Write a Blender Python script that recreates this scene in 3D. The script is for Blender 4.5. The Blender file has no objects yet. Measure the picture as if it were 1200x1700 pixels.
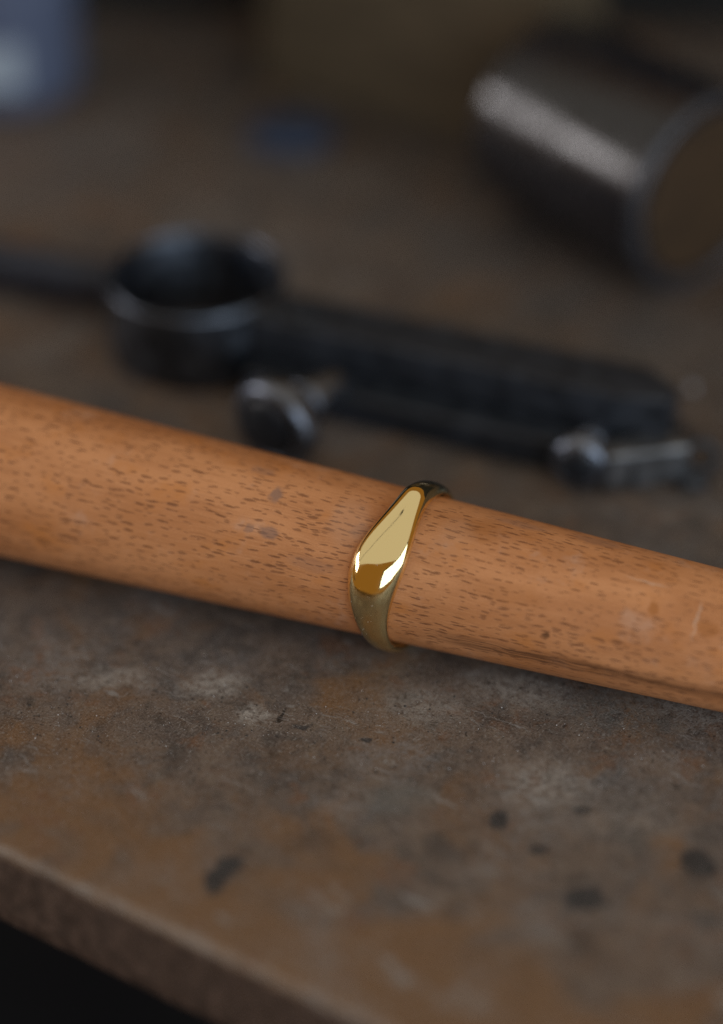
import bpy, bmesh, math, random
from mathutils import Vector, Matrix, noise as mnoise

random.seed(7)
sc = bpy.context.scene
COL = sc.collection
MM = 0.001
R = math.radians

# ------------------------------------------------------------------ camera, world, light, exposure
cam_d = bpy.data.cameras.new('camera')
cam_d.sensor_fit = 'HORIZONTAL'
cam_d.sensor_width = 24.0
cam_d.lens = 85.0
cam_d.clip_start = 0.01
cam_d.clip_end = 50.0
cam_d.dof.use_dof = True
cam_d.dof.focus_distance = 0.2955
cam_d.dof.aperture_fstop = 4.0
cam_d.dof.aperture_blades = 7
cam_d.dof.aperture_rotation = R(12)
cam = bpy.data.objects.new('camera', cam_d)
cam.location = (-0.00532941, -0.24434951, 0.18925367)
cam.rotation_euler = (R(55.0), 0, 0)
COL.objects.link(cam)
sc.camera = cam

world = bpy.data.worlds.new('World')
sc.world = world
world.use_nodes = True
bg = world.node_tree.nodes['Background']
bg.inputs[0].default_value = (0.235, 0.115, 0.024, 1)      # dim warm workshop all round
bg.inputs[1].default_value = 1.0

def area(name, loc, target, sx, sy, power, color):
    d = bpy.data.lights.new(name, 'AREA')
    d.shape = 'RECTANGLE'
    d.size, d.size_y = sx, sy
    d.energy = power
    d.color = color
    o = bpy.data.objects.new(name, d)
    o.location = loc
    o.rotation_euler = (Vector(target) - Vector(loc)).to_track_quat('-Z', 'Y').to_euler()
    COL.objects.link(o)
    return o

cl = area('ceiling_light', (-0.35, -0.12, 1.00), (-0.35, -0.12, 0.0), 3.9, 1.45, 7.3, (0.80, 0.96, 0.97))
cl.rotation_euler = (0, 0, R(-13))
area('right_window', (0.446, -0.773, 0.335), (0, 0, 0.01), 1.25, 0.58, 8.6, (0.76, 0.89, 1.0))
area('left_window', (-0.92, 0.13, 0.27), (0, 0.06, 0.02), 0.46, 0.15, 2.4, (0.99, 0.95, 0.96))

sc.view_settings.view_transform = 'Standard'
sc.view_settings.look = 'None'
sc.view_settings.exposure = 0.0
sc.view_settings.gamma = 1.0
sc.cycles.use_denoising = True
sc.cycles.denoising_prefilter = 'NONE'
sc.cycles.max_bounces = 8

# ------------------------------------------------------------------ node helper
class NT:
    def __init__(s, name):
        s.m = bpy.data.materials.new(name)
        s.m.use_nodes = True
        s.t = s.m.node_tree
        s.b = s.t.nodes['Principled BSDF']
    def n(s, typ, **kw):
        nd = s.t.nodes.new(typ)
        for k, v in kw.items():
            if k == 'inp':
                for kk, vv in v.items():
                    s.put(nd, kk, vv)
            else:
                setattr(nd, k, v)
        return nd
    def put(s, nd, key, v):
        if isinstance(v, bpy.types.NodeSocket):
            s.t.links.new(v, nd.inputs[key])
        else:
            nd.inputs[key].default_value = v
    def out(s, key, v):
        s.put(s.b, key, v)
    def math(s, op, a, b=0.0, c=0.0, clamp=False):
        nd = s.n('ShaderNodeMath', operation=op, use_clamp=clamp)
        s.put(nd, 0, a); s.put(nd, 1, b); s.put(nd, 2, c)
        return nd.outputs[0]
    def mapr(s, v, a, b, c=0.0, d=1.0, smooth=True):
        nd = s.n('ShaderNodeMapRange', interpolation_type='SMOOTHSTEP' if smooth else 'LINEAR')
        s.put(nd, 0, v); s.put(nd, 1, a); s.put(nd, 2, b); s.put(nd, 3, c); s.put(nd, 4, d)
        return nd.outputs[0]
    def mix(s, f, a, b, blend='MIX'):
        nd = s.n('ShaderNodeMix', data_type='RGBA', blend_type=blend)
        s.put(nd, 0, f); s.put(nd, 6, a); s.put(nd, 7, b)
        return nd.outputs[2]
    def vmath(s, op, a, b=(0, 0, 0)):
        nd = s.n('ShaderNodeVectorMath', operation=op)
        s.put(nd, 0, a); s.put(nd, 1, b)
        return nd.outputs[0]
    def noise(s, vec, scale, detail=3.0, rough=0.55, dist=0.0):
        nd = s.n('ShaderNodeTexNoise')
        s.put(nd, 'Vector', vec); s.put(nd, 'Scale', scale); s.put(nd, 'Detail', detail)
        s.put(nd, 'Roughness', rough); s.put(nd, 'Distortion', dist)
        return nd.outputs[0]
    def objmm(s):
        tc = s.n('ShaderNodeTexCoord')
        return s.vmath('MULTIPLY', tc.outputs['Object'], (1000, 1000, 1000))
    def mapping(s, vec, loc=(0, 0, 0), rot=(0, 0, 0), scale=(1, 1, 1)):
        nd = s.n('ShaderNodeMapping')
        s.put(nd, 'Vector', vec)
        nd.inputs['Location'].default_value = loc
        nd.inputs['Rotation'].default_value = rot
        nd.inputs['Scale'].default_value = scale
        return nd.outputs[0]
    def bump(s, h, dist, strength=1.0, normal=None):
        nd = s.n('ShaderNodeBump')
        s.put(nd, 'Height', h); nd.inputs['Distance'].default_value = dist
        nd.inputs['Strength'].default_value = strength
        if normal is not None:
            s.put(nd, 'Normal', normal)
        return nd.outputs[0]

def rgb(r, g, b):
    return (r, g, b, 1.0)

# ------------------------------------------------------------------ materials
def mat_board(edge_origin, edge_angle):
    """worn brown hardboard: coordinates in mm, +X along the front edge, +Y away from it"""
    k = NT('worn_brown_hardboard')
    P = k.objmm()
    sep = k.n('ShaderNodeSeparateXYZ'); k.put(sep, 0, P)
    wv = k.n('ShaderNodeTexNoise'); k.put(wv, 'Vector', P); k.put(wv, 'Scale', 0.28); k.put(wv, 'Detail', 3.0)
    W = k.vmath('ADD', P, k.vmath('MULTIPLY', k.vmath('SUBTRACT', wv.outputs['Color'], (0.5, 0.5, 0.5)), (3.4, 3.4, 0.0)))
    wf = k.n('ShaderNodeTexNoise'); k.put(wf, 'Vector', P); k.put(wf, 'Scale', 1.6); k.put(wf, 'Detail', 3.0)
    W2 = k.vmath('ADD', W, k.vmath('MULTIPLY', k.vmath('SUBTRACT', wf.outputs['Color'], (0.5, 0.5, 0.5)), (1.0, 1.0, 0.0)))
    # large tone
    big = k.noise(P, 0.035, 4, 0.6, 0.6)
    mid = k.noise(W, 0.13, 5, 0.62, 0.4)
    fine = k.noise(P, 0.85, 5, 0.7)
    c = k.mix(k.mapr(big, 0.38, 0.62), rgb(0.122, 0.089, 0.069), rgb(0.102, 0.084, 0.075))
    c = k.mix(k.mapr(mid, 0.46, 0.66, 0, 0.95), c, rgb(0.148, 0.108, 0.083))
    c = k.mix(k.mapr(mid, 0.50, 0.33, 0, 0.70), c, rgb(0.061, 0.052, 0.049))
    m2 = k.noise(k.mapping(W2, loc=(5, 41, 9)), 0.42, 4, 0.68)
    c = k.mix(k.mapr(m2, 0.50, 0.68, 0, 0.75), c, rgb(0.171, 0.131, 0.100))
    c = k.mix(k.mapr(m2, 0.48, 0.33, 0, 0.60), c, rgb(0.043, 0.035, 0.028))
    # warm rust-brown stains, mostly toward the front left
    pos = k.mapping(P, loc=(0, 0, 0))
    dist_front = k.mapr(sep.outputs[1], 30.0, 4.0, 0.0, 0.24)
    rust = k.math('ADD', k.noise(W, 0.075, 4, 0.6, 0.8), dist_front)
    c = k.mix(k.mapr(rust, 0.49, 0.74, 0, 0.88), c, rgb(0.182, 0.094, 0.038))
    rust2 = k.noise(k.mapping(W, loc=(51, 17, 3)), 0.16, 4, 0.65)
    c = k.mix(k.mapr(rust2, 0.56, 0.70, 0, 0.75), c, rgb(0.158, 0.077, 0.038))
    # grey dusty abrasion
    ga = k.noise(k.mapping(W2, loc=(13, 71, 5)), 0.10, 4, 0.6)
    gb = k.noise(k.mapping(P, loc=(3, 9, 2)), 1.3, 5, 0.72)
    gm = k.math('MULTIPLY', k.mapr(ga, 0.47, 0.70), k.mapr(gb, 0.36, 0.66))
    c = k.mix(k.math('MULTIPLY', gm, 0.50), c, rgb(0.231, 0.230, 0.235))
    # the same wear and marks that lie where the photograph shows them (ellipses in board mm)
    ca, sa = math.cos(edge_angle), math.sin(edge_angle)
    def board_xy(wx, wy):
        dx, dy = wx - edge_origin[0], wy - edge_origin[1]
        return (dx * ca + dy * sa, -dx * sa + dy * ca)
    def spot(wx, wy, rx, ry, rot, col, amt, soft=0.5, vec=W2, broken=None):
        nonlocal c
        bx, by = board_xy(wx, wy)
        rel = k.vmath('SUBTRACT', vec, (bx, by, 0))
        mp = k.mapping(rel, rot=(0, 0, -(rot - edge_angle)), scale=(1, 1, 0))
        mp = k.vmath('DIVIDE', mp, (rx, ry, 1))
        ln = k.n('ShaderNodeVectorMath', operation='LENGTH'); k.put(ln, 0, mp)
        f = k.mapr(ln.outputs['Value'], 1.0 + soft * 0.6, 1.0 - soft, 0, amt)
        if broken is not None:
            f = k.math('MULTIPLY', f, broken)
        c = k.mix(f, c, col)
    br = k.mapr(gb, 0.34, 0.60)
    G1 = rgb(0.337, 0.312, 0.283)
    G2 = rgb(0.124, 0.131, 0.128)
    DK = rgb(0.015, 0.018, 0.022)
    # grey scuffs
    spot(-17.8, -15.0, 2.2, 1.7, 0.1, G1, 0.95, 0.7, broken=br)
    spot(-22.5, -9.5, 3.6, 2.4, 0.2, G1, 0.81, 0.7, broken=br)
    spot(-35, -8.5, 4.5, 2.2, 0.1, G1, 0.56, 0.7, broken=br)
    spot(13, -10.5, 6.5, 3.6, -0.3, G1, 0.75, 0.8, broken=br)
    spot(24, -15.0, 8.0, 4.2, -0.3, G2, 0.60, 0.8, broken=br)
    spot(33, -13.0, 8.0, 3.6, -0.3, G1, 0.62, 0.8, broken=br)
    spot(2, -13.5, 6.0, 4.0, 0.0, G1, 0.53, 0.9, broken=br)
    spot(15, -27, 5.0, 4.6, 0.0, G1, 0.60, 0.8, broken=br)
    spot(-1.0, -29.5, 4.2, 3.0, 0.2, G2, 0.62, 0.8)
    spot(24, -33, 7.0, 5.0, 0.0, G1, 0.28, 0.9, broken=br)
    # light fall-off toward the back, painted into the colour as broad dark ellipses
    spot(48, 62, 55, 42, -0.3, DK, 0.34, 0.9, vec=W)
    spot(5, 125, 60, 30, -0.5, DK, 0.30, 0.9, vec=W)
    # dark chips and burns
    spot(-20.2, -41.8, 1.47, 3.29, -0.35, DK, 0.92, 0.30)
    spot(18.2, -45.6, 2.48, 2.07, 0.4, DK, 0.92, 0.30)
    spot(30.8, -40.2, 2.24, 2.44, 0.2, DK, 0.92, 0.30)
    spot(9.9, -32.8, 1.12, 1.59, 0.0, DK, 0.90, 0.35)
    spot(13.9, -37.9, 1.30, 0.98, 0.2, DK, 0.88, 0.35)
    spot(19.3, -31.0, 0.94, 0.98, 0.0, DK, 0.75, 0.5)
    spot(17.6, -51.5, 1.65, 1.95, 0.0, DK, 0.55, 0.6)
    spot(4.5, -47.0, 1.53, 1.59, 0.0, DK, 0.45, 0.6)
    spot(-11.5, -36.5, 3.07, 1.59, 0.2, DK, 0.35, 0.8)
    spot(2.6, -37.5, 1.89, 1.59, 0.0, DK, 0.35, 0.8)
    spot(-12.0, -17.0, 1.12, 0.51, 0.0, DK, 0.75, 0.5)
    spot(-4.9, -19.4, 0.50, 0.61, 0.0, DK, 0.85, 0.5)
    spot(-15.4, -22.0, 0.71, 1.10, 0.0, rgb(0.055, 0.034, 0.019), 0.75, 0.6)
    spot(-26.0, -22.5, 2.83, 2.68, 0.3, DK, 0.30, 0.9)
    spot(-44, -22, 2.95, 1.83, 0.2, DK, 0.30, 0.9)
    spot(-38, 47, 5.31, 7.32, 0.2, DK, 0.50, 0.9)
    # small crack with a brown lip
    spot(-14.6, -14.9, 0.26, 1.75, -0.42, rgb(0.014, 0.009, 0.006), 1.0, 0.35, vec=W)
    spot(-14.9, -16.1, 0.32, 0.50, -0.3, rgb(0.020, 0.013, 0.008), 0.9, 0.5, vec=W2)
    # fibre grain: short threads lying every which way
    nz = k.n('ShaderNodeTexNoise'); k.put(nz, 'Vector', P); k.put(nz, 'Scale', 0.8); k.put(nz, 'Detail', 1.0)
    swirl = k.vmath('ADD', P, k.vmath('MULTIPLY', k.vmath('SUBTRACT', nz.outputs['Color'], (0.5, 0.5, 0.5)), (1.4, 1.4, 0)))
    f1 = k.noise(k.mapping(swirl, rot=(0, 0, 0.75), scale=(5.2, 1.4, 3)), 1.0, 3, 0.65)
    f2 = k.noise(k.mapping(swirl, rot=(0, 0, -0.5), scale=(1.4, 6.0, 3)), 1.0, 3, 0.65)
    f3 = k.noise(P, 3.4, 4, 0.75)
    fib = k.math('ADD', k.math('MULTIPLY', f1, 0.36), k.math('ADD', k.math('MULTIPLY', f2, 0.30), k.math('MULTIPLY', f3, 0.34)))
    c = k.mix(k.mapr(fib, 0.51, 0.62, 0, 0.85), c, rgb(0.262, 0.245, 0.230))
    c = k.mix(k.mapr(fib, 0.49, 0.37, 0, 0.95), c, rgb(0.020, 0.015, 0.013))
    # pinholes and tiny dark grit
    vo = k.n('ShaderNodeTexVoronoi'); k.put(vo, 'Vector', W2); k.put(vo, 'Scale', 0.55)
    sepc = k.n('ShaderNodeSeparateColor'); k.put(sepc, 0, vo.outputs['Color'])
    pin = k.math('MULTIPLY', k.mapr(vo.outputs['Distance'], 0.17, 0.08), k.mapr(sepc.outputs[0], 0.55, 0.85))
    c = k.mix(k.math('MULTIPLY', pin, 0.7), c, rgb(0.022, 0.019, 0.017))
    # a few fine scratches
    for (rz, ox, sc_) in ((0.35, 5.0, 0.12), (-0.9, 31.0, 0.10)):
        sv = k.mapping(W, loc=(ox, ox * 0.7, 0), rot=(0, 0, rz), scale=(0.05, 1.0, 1))
        vs = k.n('ShaderNodeTexVoronoi', feature='DISTANCE_TO_EDGE'); k.put(vs, 'Vector', sv); k.put(vs, 'Scale', sc_ * 2.2)
        scm = k.math('MULTIPLY', k.mapr(vs.outputs['Distance'], 0.016, 0.004), k.mapr(k.noise(P, 0.2, 2), 0.52, 0.66))
        c = k.mix(k.math('MULTIPLY', scm, 0.75), c, rgb(0.242, 0.230, 0.221))
    # rubbed front arris: paler, fibrous
    arris = k.math('ADD', sep.outputs[1], k.math('MULTIPLY', k.math('SUBTRACT', fine, 0.5), 1.8))
    am = k.math('MULTIPLY', k.mapr(arris, 1.0, 0.0), k.mapr(sep.outputs[2], -1.3, -0.25))
    c = k.mix(k.math('MULTIPLY', am, 0.6), c, rgb(0.284, 0.251, 0.221))
    # sawn side: plain brown
    side = k.mapr(sep.outputs[2], -0.9, -1.5)
    sc1 = k.noise(k.mapping(P, scale=(0.55, 1, 0.42)), 1.0, 5, 0.65)
    sidecol = k.mix(k.mapr(sc1, 0.36, 0.66), rgb(0.052, 0.033, 0.024), rgb(0.115, 0.074, 0.055))
    c = k.mix(side, c, sidecol)
    k.out('Base Color', c)
    k.out('Roughness', k.mapr(gm, 0, 1, 0.56, 0.74))
    k.out('Specular IOR Level', 0.35)
    h = k.math('ADD', k.math('MULTIPLY', fib, 1.0), k.math('MULTIPLY', pin, -0.5))
    h = k.math('ADD', h, k.math('MULTIPLY', fine, 0.8))
    k.out('Normal', k.bump(h, 0.00030, 0.9))
    return k.m

def mat_beech():
    """oiled beech with short dark ray flecks; UV: x = mm along, y = mm round"""
    k = NT('oiled_beech')
    uv = k.n('ShaderNodeUVMap'); uv.uv_map = 'mm'
    U = k.vmath('MULTIPLY', uv.outputs[0], (1000, 1000, 0))      # stored as metres
    sep = k.n('ShaderNodeSeparateXYZ'); k.put(sep, 0, U)
    wn = k.n('ShaderNodeTexNoise'); k.put(wn, 'Vector', U); k.put(wn, 'Scale', 0.22); k.put(wn, 'Detail', 2.0)
    W = k.vmath('ADD', U, k.vmath('MULTIPLY', k.vmath('SUBTRACT', wn.outputs['Color'], (0.5, 0.5, 0.5)), (1.2, 0.9, 0)))
    tone = k.noise(k.mapping(U, scale=(0.25, 1, 1)), 0.16, 4, 0.6)
    c = k.mix(k.mapr(tone, 0.36, 0.66), rgb(0.422, 0.172, 0.064), rgb(0.558, 0.251, 0.106))
    # long fibres
    fb = k.noise(k.mapping(W, scale=(0.16, 5.5, 1)), 1.0, 4, 0.62)
    c = k.mix(k.mapr(fb, 0.52, 0.75, 0, 0.35), c, rgb(0.653, 0.325, 0.155))
    c = k.mix(k.mapr(fb, 0.47, 0.28, 0, 0.65), c, rgb(0.285, 0.113, 0.043))
    fine = k.noise(k.mapping(U, scale=(3.2, 9, 1)), 1.0, 3, 0.7)
    c = k.mix(k.mapr(fine, 0.55, 0.75, 0, 0.30), c, rgb(0.689, 0.390, 0.228))
    c = k.mix(k.mapr(fine, 0.46, 0.28, 0, 0.45), c, rgb(0.297, 0.119, 0.052))
    # amber and grey hand-worn smudges
    am = k.noise(k.mapping(U, loc=(7, 3, 0), scale=(0.7, 1, 1)), 0.19, 3, 0.6)
    c = k.mix(k.mapr(am, 0.52, 0.72, 0, 0.65), c, rgb(0.475, 0.178, 0.046))
    gr = k.noise(k.mapping(U, loc=(27, 13, 0)), 0.15, 4, 0.65)
    c = k.mix(k.mapr(gr, 0.56, 0.74, 0, 0.38), c, rgb(0.499, 0.325, 0.234))
    # flecks in two sets
    dens = k.noise(k.mapping(U, loc=(90, 40, 0), scale=(0.6, 1, 1)), 0.14, 2, 0.5)
    flk = None
    for (sx, sy, ox, oy, L0, L1, T0, T1, keep, amt) in ((0.46, 0.92, 0, 0, 0.36, 0.88, 0.085, 0.165, 0.12, 1.0), (0.60, 1.25, 33.3, 17.7, 0.22, 0.60, 0.06, 0.115, 0.22, 0.9)):
        sv = k.mapping(W, loc=(ox, oy, 0), scale=(sx, sy, 1))
        vo = k.n('ShaderNodeTexVoronoi', voronoi_dimensions='2D'); k.put(vo, 'Vector', sv); k.put(vo, 'Scale', 1.0)
        k.put(vo, 'Randomness', 0.88)
        sp = k.n('ShaderNodeSeparateColor'); k.put(sp, 0, vo.outputs['Color'])
        df = k.vmath('SUBTRACT', sv, vo.outputs['Position'])
        sd = k.n('ShaderNodeSeparateXYZ'); k.put(sd, 0, df)
        grow = k.mapr(dens, 0.35, 0.62, 0.75, 1.1)
        ln_ = k.math('MULTIPLY', k.mapr(sp.outputs[1], 0, 1, L0 * sx, L1 * sx, False), grow)
        th_ = k.math('MULTIPLY', k.mapr(sp.outputs[2], 0, 1, T0 * sy, T1 * sy, False), grow)
        ex_ = k.math('DIVIDE', sd.outputs[0], ln_)
        ey_ = k.math('DIVIDE', sd.outputs[1], th_)
        r2 = k.math('SQRT', k.math('ADD', k.math('MULTIPLY', ex_, ex_), k.math('MULTIPLY', ey_, ey_)))
        r2 = k.math('ADD', r2, k.math('MULTIPLY', k.math('SUBTRACT', fine, 0.5), 1.3))
        m = k.math('MULTIPLY', k.mapr(r2, 1.25, 0.55), k.mapr(sp.outputs[0], keep, keep + 0.08))
        m = k.math('MULTIPLY', m, k.mapr(sp.outputs[1], 0, 1, 0.55 * amt, amt, False))
        flk = m if flk is None else k.math('MAXIMUM', flk, m)
    c = k.mix(k.math('MULTIPLY', flk, 0.84), c, rgb(0.165, 0.060, 0.023))
    # marks at their own places: (mm along, mm round, r along, r round)
    wm = k.n('ShaderNodeTexNoise'); k.put(wm, 'Vector', U); k.put(wm, 'Scale', 1.1); k.put(wm, 'Detail', 3.0)
    Wm = k.vmath('ADD', U, k.vmath('MULTIPLY', k.vmath('SUBTRACT', wm.outputs['Color'], (0.5, 0.5, 0.5)), (1.0, 1.0, 0)))
    for (x, y, rx, ry, col, amt) in MARKS:
        rel = k.vmath('DIVIDE', k.vmath('SUBTRACT', Wm, (x, y, 0)), (rx, ry, 1))
        ln = k.n('ShaderNodeVectorMath', operation='LENGTH'); k.put(ln, 0, rel)
        c = k.mix(k.mapr(ln.outputs['Value'], 1.25, 0.55, 0, amt), c, col)
    # dark heart streak low on the near side, right of the ring
    ctr = k.mapr(sep.outputs[0], 4, 46, STREAK[0], STREAK[1], False)
    ctr = k.math('ADD', ctr, k.math('MULTIPLY', k.math('SUBTRACT', k.noise(k.mapping(U, scale=(0.07, 0.3, 1)), 1.0, 3), 0.5), 1.6))
    dy = k.math('ABSOLUTE', k.math('SUBTRACT', sep.outputs[1], ctr))
    st = k.math('MULTIPLY', k.mapr(dy, 1.7, 0.2), k.mapr(sep.outputs[0], 3, 12))
    st = k.math('MULTIPLY', st, k.mapr(k.noise(k.mapping(W, scale=(0.10, 2.8, 1)), 1.0, 4, 0.6), 0.34, 0.62, 0.25, 1.0))
    c = k.mix(k.math('MULTIPLY', st, 0.85), c, rgb(0.078, 0.029, 0.012))
    k.out('Base Color', c)
    k.out('Roughness', k.mapr(gr, 0.4, 0.7, 0.46, 0.62))
    k.out('Specular IOR Level', 0.32)
    h = k.math('ADD', k.math('MULTIPLY', flk, -1.0), k.math('MULTIPLY', fine, 0.7))
    h = k.math('ADD', h, k.math('MULTIPLY', fb, 0.5))
    k.out('Normal', k.bump(h, 0.00007, 0.7))
    return k.m

def mat_gold():
    """polished face, satin below: UV y = angle round the ring in degrees / 100"""
    k = NT('yellow_gold')
    uv = k.n('ShaderNodeUVMap'); uv.uv_map = 'ring'
    sep = k.n('ShaderNodeSeparateXYZ'); k.put(sep, 0, uv.outputs[0])
    P = k.objmm()
    ang = k.math('ADD', sep.outputs[1], k.math('MULTIPLY', sep.outputs[0], SATIN_SLOPE))
    satin = k.mapr(ang, SATIN_AT - 0.012, SATIN_AT + 0.03)
    lower = k.mapr(ang, SATIN_AT, SATIN_AT + 0.7)
    k.out('Metallic', 1.0)
    k.out('Base Color', rgb(0.93, 0.765, 0.40))
    sm = k.noise(P, 0.9, 4, 0.6)
    base_r = k.mapr(sm, 0.35, 0.7, 0.05, 0.12)
    mixr = k.n('ShaderNodeMix', data_type='FLOAT')
    k.put(mixr, 0, satin); k.put(mixr, 2, base_r); k.put(mixr, 3, k.mapr(sm, 0.3, 0.7, 0.19, 0.25))
    k.out('Roughness', mixr.outputs[0])
    br = k.noise(k.mapping(P, scale=(14, 14, 14)), 0.35, 2, 0.5)
    h = k.math('MULTIPLY', k.math('MULTIPLY', br, satin), 0.2)
    h = k.math('ADD', h, k.math('MULTIPLY', k.noise(P, 0.33, 2, 0.5), 1.5))
    k.out('Normal', k.bump(h, 0.000012, 0.6))
    return k.m

def mat_metal(name, base, rough, metallic=1.0, spec=0.5, scale=1.0, var=0.4):
    k = NT(name)
    P = k.objmm()
    n1 = k.noise(P, 0.35 * scale, 4, 0.6)
    n2 = k.noise(P, 2.4 * scale, 3, 0.65)
    dark = tuple(v * (1 - var) for v in base[:3]) + (1,)
    c = k.mix(k.mapr(n1, 0.35, 0.68), dark, base)
    k.out('Base Color', c)
    k.out('Metallic', metallic)
    k.out('Specular IOR Level', spec)
    k.out('Roughness', k.mapr(n1, 0.3, 0.7, max(0.05, rough - 0.07), rough + 0.07))
    k.out('Normal', k.bump(n2, 0.00003, 0.08))
    return k.m

def mat_wood(name, c0, c1, rough=0.6):
    k = NT(name)
    P = k.objmm()
    g = k.noise(k.mapping(P, scale=(0.10, 0.8, 0.8)), 0.7, 5, 0.6, 0.5)
    k.out('Base Color', k.mix(k.mapr(g, 0.32, 0.68), c0, c1))
    k.out('Roughness', rough)
    k.out('Specular IOR Level', 0.3)
    k.out('Normal', k.bump(g, 0.0001, 0.4))
    return k.m

def mat_plain(name, c0, c1, rough=0.6, spec=0.4, scale=0.2):
    k = NT(name)
    P = k.objmm()
    g = k.noise(P, scale, 5, 0.6)
    k.out('Base Color', k.mix(k.mapr(g, 0.32, 0.68), c0, c1))
    k.out('Roughness', rough)
    k.out('Specular IOR Level', spec)
    k.out('Normal', k.bump(g, 0.0001, 0.3))
    return k.m

# ------------------------------------------------------------------ mesh helpers
def link(name, bm, mat, parent=None, smooth=True, loc=None, rot=None):
    me = bpy.data.meshes.new(name)
    bm.to_mesh(me)
    bm.free()
    me.materials.append(mat)
    for p in me.polygons:
        p.use_smooth = smooth
    o = bpy.data.objects.new(name, me)
    COL.objects.link(o)
    if parent is not None:
        o.parent = parent
    if loc is not None:
        o.location = loc
    if rot is not None:
        o.rotation_euler = rot
    return o

def tag(o, label=None, cat=None, group=None, kind=None):
    for key, v in (('label', label), ('category', cat), ('group', group), ('kind', kind)):
        if v:
            o[key] = v
    return o

def empty(name, loc, rot=(0, 0, 0)):
    o = bpy.data.objects.new(name, None)
    o.location = loc
    o.rotation_euler = rot
    o.empty_display_size = 0.01
    COL.objects.link(o)
    return o

def lathe(bm, prof, seg=64, close=False):
    """prof: list of (radius, z); axis +Z. A zero radius closes to a point."""
    rings = []
    for r, z in prof:
        if r <= 1e-9:
            rings.append([bm.verts.new((0, 0, z))])
        else:
            rings.append([bm.verts.new((r * math.cos(2 * math.pi * i / seg), r * math.sin(2 * math.pi * i / seg), z)) for i in range(seg)])
    pairs = list(zip(rings, rings[1:]))
    if close:
        pairs.append((rings[-1], rings[0]))
    for a, b in pairs:
        for i in range(seg):
            j = (i + 1) % seg
            if len(a) == 1 and len(b) == 1:
                continue
            if len(a) == 1:
                bm.faces.new((a[0], b[j], b[i]))
            elif len(b) == 1:
                bm.faces.new((a[i], a[j], b[0]))
            else:
                bm.faces.new((a[i], a[j], b[j], b[i]))
    bmesh.ops.recalc_face_normals(bm, faces=bm.faces)
    return bm

def rprof(r, z0, z1, f, n=4, cap=True):
    """solid disc/rod profile with rounded rims"""
    pts = [(0, z0)] if cap else []
    for i in range(n + 1):
        t = math.pi / 2 * i / n
        pts.append((r - f + f * math.sin(t), z0 + f - f * math.cos(t)))
    for i in range(n + 1):
        t = math.pi / 2 * i / n
        pts.append((r - f + f * math.cos(t), z1 - f + f * math.sin(t)))
    if cap:
        pts.append((0, z1))
    return pts

def box(bm, x0, x1, y0, y1, z0, z1, bev=0.0, seg=3):
    vs = [bm.verts.new(p) for p in ((x0, y0, z0), (x1, y0, z0), (x1, y1, z0), (x0, y1, z0), (x0, y0, z1), (x1, y0, z1), (x1, y1, z1), (x0, y1, z1))]
    fs = [bm.faces.new([vs[i] for i in q]) for q in ((0, 3, 2, 1), (4, 5, 6, 7), (0, 1, 5, 4), (1, 2, 6, 5), (2, 3, 7, 6), (3, 0, 4, 7))]
    if bev > 0:
        es = list({e for f in fs for e in f.edges})
        bmesh.ops.bevel(bm, geom=es, offset=bev, segments=seg, affect='EDGES', profile=0.5)
    return bm

def prism(bm, outline, z0, z1, bev=0.0, seg=3):
    lo = [bm.verts.new((x, y, z0)) for x, y in outline]
    hi = [bm.verts.new((x, y, z1)) for x, y in outline]
    fs = [bm.faces.new(list(reversed(lo))), bm.faces.new(hi)]
    n = len(lo)
    for i in range(n):
        fs.append(bm.faces.new((lo[i], lo[(i + 1) % n], hi[(i + 1) % n], hi[i])))
    if bev > 0:
        es = [e for e in {e for f in fs[:2] for e in f.edges}]
        bmesh.ops.bevel(bm, geom=es, offset=bev, segments=seg, affect='EDGES', profile=0.5)
    bmesh.ops.recalc_face_normals(bm, faces=bm.faces)
    return bm

def axis_rot(d):
    return Vector(d).to_track_quat('Z', 'Y').to_euler()

# ------------------------------------------------------------------ the setting: floor and workbench
m_floor = mat_plain('dark_floor', rgb(0.006, 0.009, 0.015), rgb(0.010, 0.014, 0.021), 0.9, 0.1, 0.01)
bm = bmesh.new()
bmesh.ops.create_grid(bm, x_segments=4, y_segments=4, size=4.0)
fl = link('floor', bm, m_floor, loc=(0, 0, -0.78))
tag(fl, kind='structure')

EDGE_O = (-44.5, -37.9)
EDGE_A = math.atan2(-25.7, 40.4)
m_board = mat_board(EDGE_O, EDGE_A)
bench = empty('workbench', (EDGE_O[0] * MM, EDGE_O[1] * MM, 0), (0, 0, EDGE_A))
tag(bench, 'worn brown workbench top, scuffed and stained, that everything lies on', 'workbench')
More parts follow.
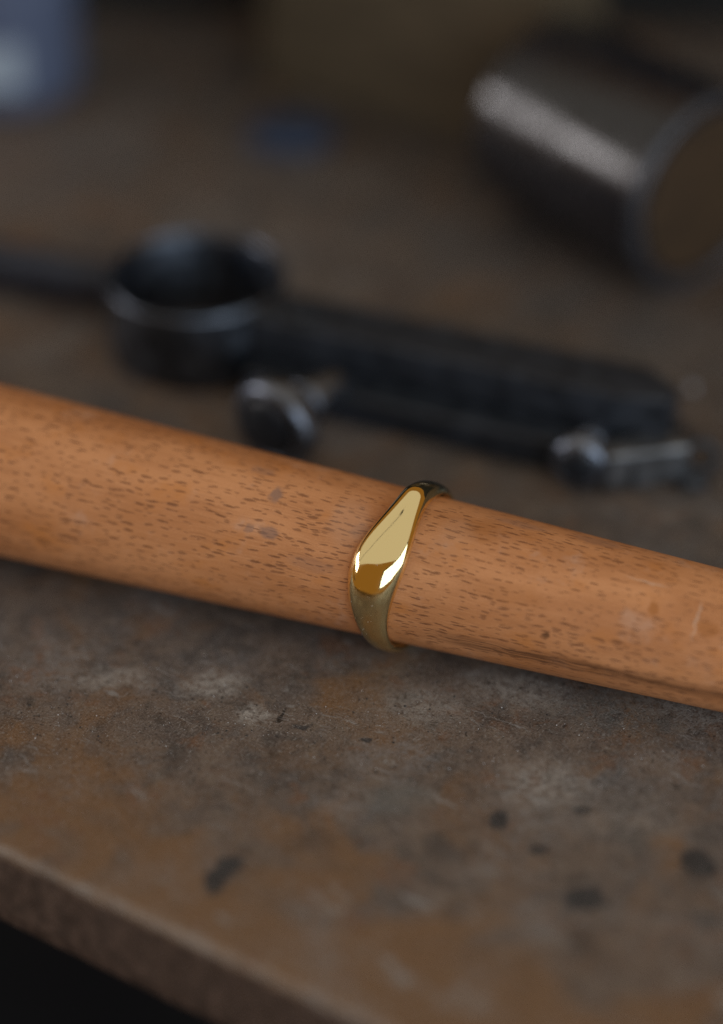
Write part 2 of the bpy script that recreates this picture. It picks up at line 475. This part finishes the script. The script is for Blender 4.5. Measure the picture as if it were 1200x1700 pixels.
# board: a cross-section (y, z) swept along the front edge; the arris is chipped by noise
bm = bmesh.new()
TH = 11.2
prof = [(0.25, -TH), (0.0, -TH + 0.25)] + [(0.0, -TH * (1 - t)) for t in (0.2, 0.4, 0.6, 0.75)]
prof += [(0.0, -1.5), (0.03, -1.1), (0.10, -0.75), (0.24, -0.45), (0.45, -0.22), (0.75, -0.07), (1.1, -0.015), (1.5, 0.0), (2.2, 0), (3.2, 0.0)]
xs = [-420, -300, -200, -130, -90, -60] + [-40 + 0.5 * i for i in range(0, 241)] + [100, 130, 200, 300, 420]
cols = []
for x in xs:
    row = []
    for (y, z) in prof:
        p = Vector((x * 0.45, z * 0.8, 3.1))
        a = mnoise.noise(p) * 0.34 + mnoise.noise(p * 3.1) * 0.22
        b = mnoise.noise(Vector((x * 0.18, 9.0, z * 0.3))) * 0.16
        near = max(0.0, 1.0 - abs(z + 0.5) / 1.6) if z < -0.001 else max(0.0, 0.55 - 0.25 * (y - 1.1))
        dy = (a * near + b * (1 if z > -TH + 1 else 0.5)) if y < 1.6 else 0
        dz = (-abs(a) * near * 0.8) if y < 3.0 else 0
        row.append(bm.verts.new((x * MM, (y + dy) * MM, (z + dz) * MM)))
    row.append(bm.verts.new((x * MM, 0.60, 0)))
    row.append(bm.verts.new((x * MM, 0.60, -TH * MM)))
    cols.append(row)
for r0, r1 in zip(cols, cols[1:]):
    n = len(r0)
    for i in range(n):
        j = (i + 1) % n
        bm.faces.new((r0[i], r1[i], r1[j], r0[j]))
for rr in (cols[0], cols[-1]):
    bm.faces.new(rr)
bmesh.ops.recalc_face_normals(bm, faces=bm.faces)
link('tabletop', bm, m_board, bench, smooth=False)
for p in bpy.data.objects['tabletop'].data.polygons:
    p.use_smooth = True
# upright dark board that closes the back of the bench
m_back = mat_plain('blackened_board', rgb(0.008, 0.008, 0.008), rgb(0.016, 0.015, 0.014), 0.8, 0.2, 0.05)
bm = bmesh.new()
box(bm, -0.40, 0.40, 0, 0.012, 0.0005, 0.125, 0.002)
bb = link('back_board', bm, m_back, smooth=False)
bb.parent = bench
bb.matrix_parent_inverse = bench.matrix_basis.inverted() if False else Matrix.Identity(4)
inv = Matrix.Rotation(-EDGE_A, 4, 'Z') @ Matrix.Translation((-EDGE_O[0] * MM, -EDGE_O[1] * MM, 0))
bb.matrix_basis = inv @ Matrix.Translation((0, 0.176, 0)) @ Matrix.Rotation(R(-3), 4, 'Z')

# ------------------------------------------------------------------ wooden ring mandrel
PSI = R(18.548)
R0, TAPER, H0, H1 = 8.9896, 0.0250978, 1.33488, 0.1149
TILT = math.atan(TAPER - (H1 - H0) / 60.0)
MROT = (0, TILT, -PSI)
MLOC = Vector((0, 0, (H0 + R0) * MM))
# marks: x mm along from the ring's zero, y = mm round from the top toward the viewer
GREY = rgb(0.21, 0.125, 0.095)
PALE = rgb(0.56, 0.38, 0.27)
AMB = rgb(0.33, 0.115, 0.025)
MARKS = [(-15.3, 3.6, 0.8, 1.1, GREY, 0.75), (-14.8, 8.0, 1.2, 0.75, GREY, 0.65), (-17.2, 8.0, 0.6, 0.5, GREY, 0.55),
         (-4.0, 5.5, 1.6, 1.2, GREY, 0.30), (-18, 0.6, 1.6, 0.9, GREY, 0.35), (22, -2.5, 3.2, 1.2, GREY, 0.35), (13, -1.8, 3.4, 0.9, GREY, 0.35),
         (30.5, 6.2, 0.7, 0.9, AMB, 0.75), (37, 7.2, 1.5, 1.1, AMB, 0.65), (19.2, 12.6, 0.45, 0.5, rgb(0.10, 0.04, 0.015), 0.8),
         (9.5, 1.2, 2.6, 2.2, AMB, 0.40), (-6.0, 4.5, 2.4, 3.4, PALE, 0.15), (6.5, 3.0, 2.2, 3.0, PALE, 0.10), (35.5, 6.5, 0.16, 2.6, PALE, 0.55), (29.0, 3.0, 2.6, 0.16, PALE, 0.45), (-9.0, 10.5, 3.0, 0.9, GREY, 0.25), (14.5, 8.6, 4.5, 1.6, AMB, 0.30)]
STREAK = (16.7, 15.7)
m_beech = mat_beech()
bm = bmesh.new()
uvl = bm.loops.layers.uv.new('mm')
ss = [-150 + 2.5 * i for i in range(0, 87)]
SEG = 128
rows = []
for s in ss:
    r = R0 - TAPER * s
    row = []
    for i in range(SEG):
        ph = 2 * math.pi * i / SEG
        wob = 1 + 0.003 * mnoise.noise(Vector((s * 0.04, math.cos(ph) * 0.9, math.sin(ph) * 0.9)))
        row.append(bm.verts.new((s * MM, -math.sin(ph) * r * wob * MM, math.cos(ph) * r * wob * MM)))
    rows.append(row)
for a in range(len(rows) - 1):
    for i in range(SEG):
        j = (i + 1) % SEG
        f = bm.faces.new((rows[a][i], rows[a][j], rows[a + 1][j], rows[a + 1][i]))
        for lp, (si, ii) in zip(f.loops, ((a, i), (a, i + 1), (a + 1, i + 1), (a + 1, i))):
            fi = ii if ii <= SEG // 2 + 20 else ii - SEG
            if i > SEG // 2 + 19:
                fi = ii - SEG
            lp[uvl].uv = (ss[si] * MM, fi * 2 * math.pi / SEG * 9.0 * MM)
for rr, dx in ((rows[0], -3), (rows[-1], 3)):
    x = rr[0].co.x + dx * MM
    inner = [bm.verts.new((x, v.co.y * 0.72, v.co.z * 0.72)) for v in rr]
    for i in range(SEG):
        j = (i + 1) % SEG
        bm.faces.new((rr[i], rr[j], inner[j], inner[i]))
    bm.faces.new(inner)
bmesh.ops.recalc_face_normals(bm, faces=bm.faces)
mandrel = link('ring_mandrel', bm, m_beech, loc=MLOC, rot=MROT)
tag(mandrel, 'tapered flecked beech wood mandrel lying across the bench with a gold ring on it', 'wooden mandrel')

# ------------------------------------------------------------------ gold signet ring
SATIN_AT, SATIN_SLOPE = 0.708, 0.012
m_gold = mat_gold()
RING_S = 0.6
RI = R0 - TAPER * RING_S + 0.27
PH0 = R(30)            # direction of the flat face, from the top toward the viewer
def sminf(a, b, k):
    h = max(k - abs(a - b), 0) / k
    return min(a, b) - h * h * k * 0.25
def wrap(a):
    return (a + math.pi) % (2 * math.pi) - math.pi
def ring_outer(ph):
    d = wrap(ph - PH0)
    shank = RI + 1.15
    bump = shank + 2.05 * math.exp(-abs(wrap(ph - R(38)) / R(50)) ** 3.0)
    if abs(d) < R(75):
        ec = RI + 1.80 - 22.0            # gently domed face
        flat = ec * math.cos(d) + math.sqrt(max(0.01, 22.0 ** 2 - (ec * math.sin(d)) ** 2))
        return sminf(bump, flat, 0.35 + 1.25 * max(0.0, min(1.0, d / R(30))))
    return bump
def ring_half(ph):
    d = wrap(ph - R(55))
    return 1.60 + 1.60 * math.exp(-(d / R(34 if d < 0 else 42)) ** 2)
def ring_wave(ph):
    d = wrap(ph - R(76))
    return -1.1 * math.exp(-(d / R(50)) ** 2)
bm = bmesh.new()
uvr = bm.loops.layers.uv.new('ring')
NP, NS, NI = 360, 40, 6
loops = []
for i in range(NP):
    ph = 2 * math.pi * i / NP
    ro, hw, xc = ring_outer(ph), ring_half(ph), ring_wave(ph)
    d = wrap(ph - PH0)
    ef = math.exp(-(d / R(34)) ** 4)
    px, py = 2.05 + 0.35 * ef, 2.0 + 0.2 * ef      # squarer across the face, D-shaped round the shank
    edge = 0.38
    row = []
    for q in range(NS + 1):
        t = math.pi * q / NS
        cx, sy = math.cos(t), math.sin(t)
        x = xc - hw * math.copysign(abs(cx) ** (2 / px), cx)
        hgt = abs(sy) ** (2 / py)
        rr = RI + edge + (ro - RI - edge) * hgt
        row.append((x, rr, -cx))
    # inner comfort-fit surface back to the start
    for q in range(1, NI + 1):
        u = 1 - 2 * (q - 0.5) / NI
        row.append((xc + hw * 0.97 * u, RI + 0.10 * u * u, u))
    loops.append([(bm.verts.new((x * MM, -math.sin(ph) * rr * MM, math.cos(ph) * rr * MM)), u) for x, rr, u in row])
for i in range(NP):
    a, b = loops[i], loops[(i + 1) % NP]
    n = len(a)
    for q in range(n):
        w = (q + 1) % n
        f = bm.faces.new((a[q][0], b[q][0], b[w][0], a[w][0]))
        for lp, (ii, uu) in zip(f.loops, ((i, a[q][1]), (i + 1, b[q][1]), (i + 1, b[w][1]), (i, a[w][1]))):
            deg = ii * 360.0 / NP
            if i >= 270:
                deg -= 360
            lp[uvr].uv = (uu, deg / 100.0)
bmesh.ops.recalc_face_normals(bm, faces=bm.faces)
ring = link('signet_ring', bm, m_gold)
ring.location = MLOC + Vector((math.cos(PSI) * RING_S * MM, -math.sin(PSI) * RING_S * MM, -TILT * RING_S * MM))
ring.rotation_euler = (0, TILT, -PSI - R(6.0))
tag(ring, 'polished yellow gold signet ring with a blank flat face on the wooden mandrel', 'ring')

# ------------------------------------------------------------------ blackened steel clamp behind the mandrel
m_black = mat_metal('blackened_steel', rgb(0.022, 0.027, 0.036), 0.42, 0.0, 0.42, 1.0, 0.5)
m_gun = mat_metal('gunmetal', rgb(0.22, 0.25, 0.31), 0.38, 1.0, 0.5)
m_steel = mat_metal('worn_steel', rgb(0.30, 0.32, 0.35), 0.42, 1.0, 0.5)
clamp = empty('hand_clamp', (-0.0056, 0.0526, 0), (0, 0, R(-22.6)))
tag(clamp, 'blackened steel clamp with an open round collar and two thumb screws, lying behind the mandrel', 'clamp')
def loc2(wx, wy):
    dx, dy = wx - (-5.6), wy - 52.6
    a = R(22.6)
    return (dx * math.cos(a) - dy * math.sin(a), dx * math.sin(a) + dy * math.cos(a))
# collar
cx, cy = loc2(-28.4, 66.8)
bm = bmesh.new()
pr = []
ro, ri, h, f = 12.6, 8.4, 12.0, 0.7
for i in range(5):
    t = math.pi / 2 * i / 4
    pr.append((ro - f + f * math.sin(t), 0.05 + f - f * math.cos(t)))
for i in range(7):
    t = math.pi / 2 * i / 6
    pr.append((ro - f + f * math.cos(t), h - f + f * math.sin(t)))
for i in range(7):
    t = math.pi / 2 * i / 6
    pr.append((ri + f + 3.2 - f * math.sin(t), h - f + f * math.cos(t)))
for i in range(5):
    t = math.pi / 2 * i / 4
    pr.append((ri + f - f * math.cos(t), 0.05 + f - f * math.sin(t)))
m_collar = mat_metal('blued_steel', rgb(0.165, 0.190, 0.235), 0.34, 1.0, 0.5, 1.0, 0.5)
lathe(bm, [(a * MM, b * MM) for a, b in pr], 96, close=True)
link('collar', bm, m_collar, clamp, loc=(cx * MM, cy * MM, 0))
# two long jaws with a joint between them
W2_ = 5.9
def jaw(z0, z1, w, x0, x1, nose, front=None):
    f_ = -w if front is None else front
    bm = bmesh.new()
    pts = [(x0, f_), (x1 - nose, f_), (x1, f_ * 0.25), (x1, w * 0.45), (x1 - nose * 0.7, w), (x0, w)]
    prism(bm, [(a * MM, b * MM) for a, b in pts], z0 * MM, z1 * MM, 0.5 * MM)
    return bm
link('jaw', jaw(0.05, 4.8, 6.6, -14.5, 46.0, 5.0), m_black, clamp, smooth=False)
link('jaw', jaw(5.3, 11.2, 6.2, -15.5, 44.0, 7.0, -2.2), m_black, clamp, smooth=False)
bm = bmesh.new()
lathe(bm, [(a * MM, b * MM) for a, b in rprof(2.3, 11.15, 12.0, 0.4)], 32)
link('rivet', bm, m_black, clamp, loc=(-9.0 * MM, 1.6 * MM, 0))
# handle rod running off to the left behind the collar
hx, hy = loc2(-39.5, 75.5)
ex, ey = loc2(-92.0, 94.5)
L = math.hypot(ex - hx, ey - hy)
bm = bmesh.new()
lathe(bm, [(a * MM, b * MM) for a, b in rprof(3.1, 0, L, 0.8)], 40)
m_handle = mat_metal('dark_blue_steel', rgb(0.018, 0.024, 0.040), 0.45, 0.0, 0.5)
link('handle', bm, m_handle, clamp, loc=(hx * MM, hy * MM, 5.2 * MM), rot=axis_rot((ex - hx, ey - hy, -1.2)))
# thumb screws
def thumb_screw(wx, wy, z, dirw, rad, thick, stem, tilt=0.0):
    lx, ly = loc2(wx, wy)
    a = R(22.6)
    dx, dy = dirw
    ldir = (dx * math.cos(a) - dy * math.sin(a), dx * math.sin(a) + dy * math.cos(a), tilt)
    bm = bmesh.new()
    # knurled head: scalloped rim, dished face
    segs = 72
    prof_ = [(0, 0.0)] + rprof(rad, 0, thick, 1.5, 7)[1:-1] + [(rad * 0.70, thick - 0.02), (rad * 0.68, thick - 0.25), (0, thick - 0.25)]
    lathe(bm, [(p * MM, q * MM) for p, q in prof_], segs)
    for v in bm.verts:
        rr = math.hypot(v.co.x, v.co.y)
        if rr > (rad - 0.12) * MM:
            ang = math.atan2(v.co.y, v.co.x)
            s = 1 + 0.018 * (1 if int(round(ang / (2 * math.pi / segs))) % 2 else -1)
            v.co.x *= s; v.co.y *= s
    head = link('thumb_screw', bm, m_gun, clamp, loc=(lx * MM, ly * MM, z * MM), rot=axis_rot(ldir))
    bm = bmesh.new()
    lathe(bm, [(p * MM, q * MM) for p, q in [(rad * 0.675, thick - 0.24), (rad * 0.66, thick - 0.06), (rad * 0.45, thick + 0.25), (rad * 0.25, thick + 0.42), (0, thick + 0.48)]], 40)
    link('screw_face', bm, m_black, head)
    bm = bmesh.new()
    st = rprof(rad * 0.36, -stem, -0.01, 0.3)
    lathe(bm, [(p * MM, q * MM) for p, q in st], 32)
    lathe(bm, [(p * MM, q * MM) for p, q in rprof(rad * 0.5, -stem * 0.55, -stem * 0.30, 0.35)], 32)
    link('screw_stem', bm, m_gun, head)
    return head
thumb_screw(-15.2, 39.2, 6.3, (-0.62, -0.78), 6.3, 4.2, 10.0)
thumb_screw(23.6, 32.4, 4.5, (-0.36, -0.93), 3.9, 3.2, 8.0)
# small steel plate jaw at the right-hand end
bm = bmesh.new()
box(bm, 25.6 * MM, 37.2 * MM, -2.2 * MM, 2.2 * MM, 0, 5.6 * MM, 0.5 * MM)
pl = link('end_plate', bm, m_steel, smooth=False)
pl.parent = clamp
invc = Matrix.Rotation(R(22.6), 4, 'Z') @ Matrix.Translation((0.0056, -0.0526, 0))
pl.matrix_basis = invc @ Matrix.Translation((0.0315, 0.0335, 0.0001)) @ Matrix.Rotation(R(13), 4, 'Z') @ Matrix.Translation((-0.0315, 0, 0))
bm = bmesh.new()
pr = []
for i in range(16):
    t = 2 * math.pi * i / 16
    pr.append(((2.0 + 0.6 * math.cos(t)) * MM, 0.6 * math.sin(t) * MM))
lathe(bm, pr, 40, close=True)
lk = link('split_ring', bm, m_black)
lk.parent = clamp
lk.matrix_basis = invc @ Matrix.Translation((0.0392, 0.0352, 0.0024)) @ Matrix.Rotation(R(70), 4, 'X')

# ------------------------------------------------------------------ canister, block, jar, cap, crumbs
m_can = mat_metal('black_lacquer', rgb(0.014, 0.014, 0.018), 0.24, 0.0, 0.6, 0.6, 0.35)
m_rim = mat_metal('tin_rim', rgb(0.075, 0.080, 0.095), 0.42, 0.5, 0.5)
m_face = mat_wood('brown_end', rgb(0.030, 0.018, 0.009), rgb(0.056, 0.032, 0.015), 0.7)
CR = 15.0
e = Vector((0.64, -0.77, 0)).normalized()
can = empty('metal_canister', (0.0445, 0.0850, 0))
tag(can, 'dull metal canister lying on its side, its brown end face turned to the right', 'canister')
Lc = 35.0
bm = bmesh.new()
lathe(bm, [(p * MM, q * MM) for p, q in rprof(CR, -Lc, -0.01, 1.6, 6)], 96)
link('shell', bm, m_can, can, loc=(0, 0, CR * MM), rot=axis_rot(e))
bm = bmesh.new()
pr = []
for i in range(16):
    t = 2 * math.pi * i / 16
    pr.append(((CR - 0.75 + 0.85 * math.cos(t)) * MM, (-0.5 + 1.1 * math.sin(t)) * MM))
lathe(bm, pr, 96, close=True)
link('rim', bm, m_rim, can, loc=(0, 0, CR * MM), rot=axis_rot(e))
bm = bmesh.new()
lathe(bm, [(0, 0.02 * MM), ((CR - 3.0) * MM, 0.05 * MM), ((CR - 1.45) * MM, -0.2 * MM), ((CR - 1.4) * MM, -0.6 * MM)], 72)
link('end_face', bm, m_face, can, loc=(0, 0, CR * MM), rot=axis_rot(e))

m_block = mat_wood('olive_brown_wood', rgb(0.055, 0.042, 0.026), rgb(0.095, 0.072, 0.044), 0.75)
block = empty('wooden_block', (-0.002, 0.1385, 0), (0, 0, R(-32)))
tag(block, 'olive brown wooden block standing out of focus at the back of the bench', 'block')
bm = bmesh.new()
box(bm, -0.024, 0.031, 0.0, 0.018, 0.0001, 0.046, 0.0012)
link('block_body', bm, m_block, block, smooth=False)
bm = bmesh.new()
box(bm, -0.0238, 0.0308, 0.0003, 0.0177, 0.0461, 0.060, 0.0012)
link('block_cap', bm, m_block, block, smooth=False)

m_jar = mat_plain('pale_blue_plastic', rgb(0.080, 0.100, 0.165), rgb(0.105, 0.130, 0.205), 0.45, 0.5, 0.05)
m_lid = mat_plain('pale_label', rgb(0.22, 0.25, 0.29), rgb(0.27, 0.30, 0.34), 0.5, 0.4, 0.05)
jar = empty('plastic_bottle', (-0.0655, 0.152, 0))
tag(jar, 'pale blue plastic bottle standing blurred in the far left corner', 'bottle')
bm = bmesh.new()
lathe(bm, [(p * MM, q * MM) for p, q in [(0, 0.1), (11, 0.1), (12.4, 0.6), (13, 1.8), (13, 30), (12.2, 34), (9, 38), (6, 40), (5.5, 42), (5.5, 46), (0, 46)]], 64)
link('bottle_body', bm, m_jar, jar)
bm = bmesh.new()
lathe(bm, [(p * MM, q * MM) for p, q in rprof(6.6, 42.0, 52, 0.8)], 48)
link('bottle_cap', bm, m_lid, jar)
bm = bmesh.new()
# small paler patch wrapped on the near side
patch_cols = []
for i in range(9):
    a = R(-125 + 7.0 * i)
    patch_cols.append([bm.verts.new((13.12 * MM * math.cos(a), 13.12 * MM * math.sin(a), z * MM)) for z in (5.0, 9.0, 13.0)])
for a_, b_ in zip(patch_cols, patch_cols[1:]):
    for q in range(2):
        bm.faces.new((a_[q], b_[q], b_[q + 1], a_[q + 1]))
link('pale_patch', bm, mat_plain('pale_patch_blue', rgb(0.28, 0.33, 0.40), rgb(0.34, 0.40, 0.47), 0.5, 0.4, 0.05), jar)

m_cap = mat_plain('dark_blue_plastic', rgb(0.016, 0.028, 0.060), rgb(0.024, 0.040, 0.080), 0.45, 0.5, 0.2)
bm = bmesh.new()
lathe(bm, [(p * MM, q * MM) for p, q in [(0, 4.0), (4.6, 4.0), (5.2, 3.6), (5.6, 2.8), (5.8, 0.3), (5.6, 0.05), (0, 0.05)]], 48)
cp = link('bottle_cap', bm, m_cap, loc=(-0.0168, 0.1308, 0))
cp.scale = (1.25, 1.0, 0.7)
tag(cp, 'small dark blue cap lying in front of the wooden block', 'cap')

def pebble(name, loc, sx, sy, sz, mat, seed, label, cat):
    bm = bmesh.new()
    bmesh.ops.create_icosphere(bm, subdivisions=3, radius=1.0)
    for v in bm.verts:
        n = 1 + 0.35 * mnoise.noise(v.co * 1.3 + Vector((seed, 0, 0))) + 0.15 * mnoise.noise(v.co * 3.1 + Vector((0, seed, 0)))
        v.co = Vector((v.co.x * n * sx * MM, v.co.y * n * sy * MM, (max(v.co.z * n, -0.6) + 0.6) * sz * MM))
    o = link(name, bm, mat, loc=loc)
    tag(o, label, cat)
    return o
pebble('metal_offcut', (0.0380, 0.0318, 0.0001), 2.2, 1.5, 1.0, m_black, 3.3, 'small black metal offcut lying right of the steel end plate of the clamp', 'metal scrap')
pebble('solder_bead', (0.0402, 0.0550, 0.0001), 0.7, 0.7, 0.8, mat_metal('solder', rgb(0.42, 0.42, 0.44), 0.50, 1.0), 8.1, 'tiny shiny metal bead on the bench beyond the tip of the clamp', 'metal bead')

# ------------------------------------------------------------------ dust on bench and ring
m_dust = mat_plain('white_dust', rgb(0.55, 0.56, 0.58), rgb(0.75, 0.76, 0.78), 0.35, 0.6, 2.0)
bm = bmesh.new()
def speck(x, y, z, r, seedv):
    ret = bmesh.ops.create_icosphere(bm, subdivisions=1, radius=r * MM)
    rs = random.Random(seedv)
    for v in ret['verts']:
        v.co = Vector((v.co.x * rs.uniform(0.6, 1.4), v.co.y * rs.uniform(0.6, 1.4), v.co.z * rs.uniform(0.4, 0.9))) + Vector((x, y, z)) * MM
def on_board(x, y):
    return (x - EDGE_O[0]) * -math.sin(EDGE_A) + (y - EDGE_O[1]) * math.cos(EDGE_A) > 1.5
cnt = 0
while cnt < 420:
    x, y = random.uniform(-55, 48), random.gauss(-17, 9)
    if on_board(x, y) and y < -9 - 0.33 * x:
        speck(x, y, 0.03, random.choice((0.025, 0.03, 0.04, 0.045, 0.07)) * random.uniform(0.7, 1.1), cnt)
        cnt += 1
du = link('dust', bm, m_dust)
tag(du, kind='stuff')
m_grit = mat_plain('dark_grit', rgb(0.016, 0.014, 0.013), rgb(0.045, 0.034, 0.028), 0.6, 0.4, 2.0)
bm = bmesh.new()
cnt = 0
while cnt < 420:
    x, y = random.uniform(-55, 48), random.gauss(-17, 11)
    if on_board(x, y) and y < -9 - 0.33 * x:
        speck(x, y, 0.03, random.choice((0.035, 0.04, 0.05, 0.06, 0.10, 0.16)) * random.uniform(0.7, 1.1), 5000 + cnt)
        cnt += 1
gt = link('grit', bm, m_grit)
tag(gt, kind='stuff')
bm = bmesh.new()
for i in range(22):
    ph = R(random.gauss(88, 14))
    t = random.uniform(0.25, 0.62) * math.pi
    ro, hw = ring_outer(ph), ring_half(ph)
    x = ring_wave(ph) - hw * math.copysign(abs(math.cos(t)) ** 0.95, math.cos(t))
    rr = RI + 0.38 + (ro - RI - 0.38) * math.sin(t)
    speck(x, -math.sin(ph) * rr, math.cos(ph) * rr, random.choice((0.018, 0.022, 0.028, 0.04)), 900 + i)
rd = link('dust', bm, m_dust)
rd.location = ring.location
rd.rotation_euler = ring.rotation_euler
tag(rd, kind='stuff')

# ------------------------------------------------------------------ what the ring mirrors: window bars and the bench lamp
m_frame = mat_wood('dark_window_wood', rgb(0.020, 0.018, 0.016), rgb(0.040, 0.034, 0.028), 0.6)
bm = bmesh.new()
hw_, hh_ = 0.625, 0.29
box(bm, -hw_ - 0.05, hw_ + 0.05, hh_, hh_ + 0.05, -0.012, 0.012)
box(bm, -hw_ - 0.05, hw_ + 0.05, -hh_ - 0.05, -hh_, -0.012, 0.012)
for xx in (-hw_ - 0.05, -0.20, 0.17, hw_):
    wd = 0.05 if abs(xx) > 0.3 else 0.022
    box(bm, xx, xx + wd, -hh_ - 0.001, hh_ + 0.001, -0.010, 0.010)
box(bm, -hw_ - 0.001, hw_ + 0.001, 0.045, 0.060, -0.008, 0.008)
wf = link('window_frame', bm, m_frame, smooth=False)
wl = bpy.data.objects['right_window']
wf.rotation_euler = wl.rotation_euler
wf.location = Vector(wl.location) * 0.985
tag(wf, kind='structure')

def tube(bm, pts, r, seg=14):
    prev = None
    for i, p in enumerate(pts):
        a = Vector(pts[max(0, i - 1)]); b = Vector(pts[min(len(pts) - 1, i + 1)])
        q = (b - a).to_track_quat('Z', 'Y')
        ringv = [bm.verts.new(Vector(p) + q @ Vector((r * math.cos(2 * math.pi * k_ / seg), r * math.sin(2 * math.pi * k_ / seg), 0))) for k_ in range(seg)]
        if prev:
            for k_ in range(seg):
                bm.faces.new((prev[k_], prev[(k_ + 1) % seg], ringv[(k_ + 1) % seg], ringv[k_]))
        else:
            bm.faces.new(ringv)
        prev = ringv
    bm.faces.new(prev)
    bmesh.ops.recalc_face_normals(bm, faces=bm.faces)
lamp = empty('bench_lamp', (-0.42, -0.02, 0))
tag(lamp, 'thin dark bench lamp, switched off, seen only mirrored in the flat face of the ring', 'lamp')
bm = bmesh.new()
lathe(bm, [(p * MM, q * MM) for p, q in rprof(45, 0.1, 16, 3)], 48)
link('base', bm, m_black, lamp)
bm = bmesh.new()
arm = []
P0_, P1_, P2_, P3_ = Vector((0, 0, 0.012)), Vector((0.02, -0.02, 0.46)), Vector((0.20, -0.04, 0.50)), Vector((0.325, 0.064, 0.512))
for i in range(25):
    t = i / 24
    arm.append(P0_ * (1 - t) ** 3 + P1_ * 3 * t * (1 - t) ** 2 + P2_ * 3 * t * t * (1 - t) + P3_ * t ** 3)
tube(bm, arm, 0.0035)
link('arm', bm, m_black, lamp)
bm = bmesh.new()
lathe(bm, [(p * MM, q * MM) for p, q in [(0, 26), (6, 26), (9, 22), (12, 12), (17, 0), (18, -8), (17.2, -8), (16, 0), (0, 4)]], 40)
link('lamp_head', bm, m_black, lamp, loc=(0.333, 0.073, 0.508), rot=(R(-18), R(12), 0))
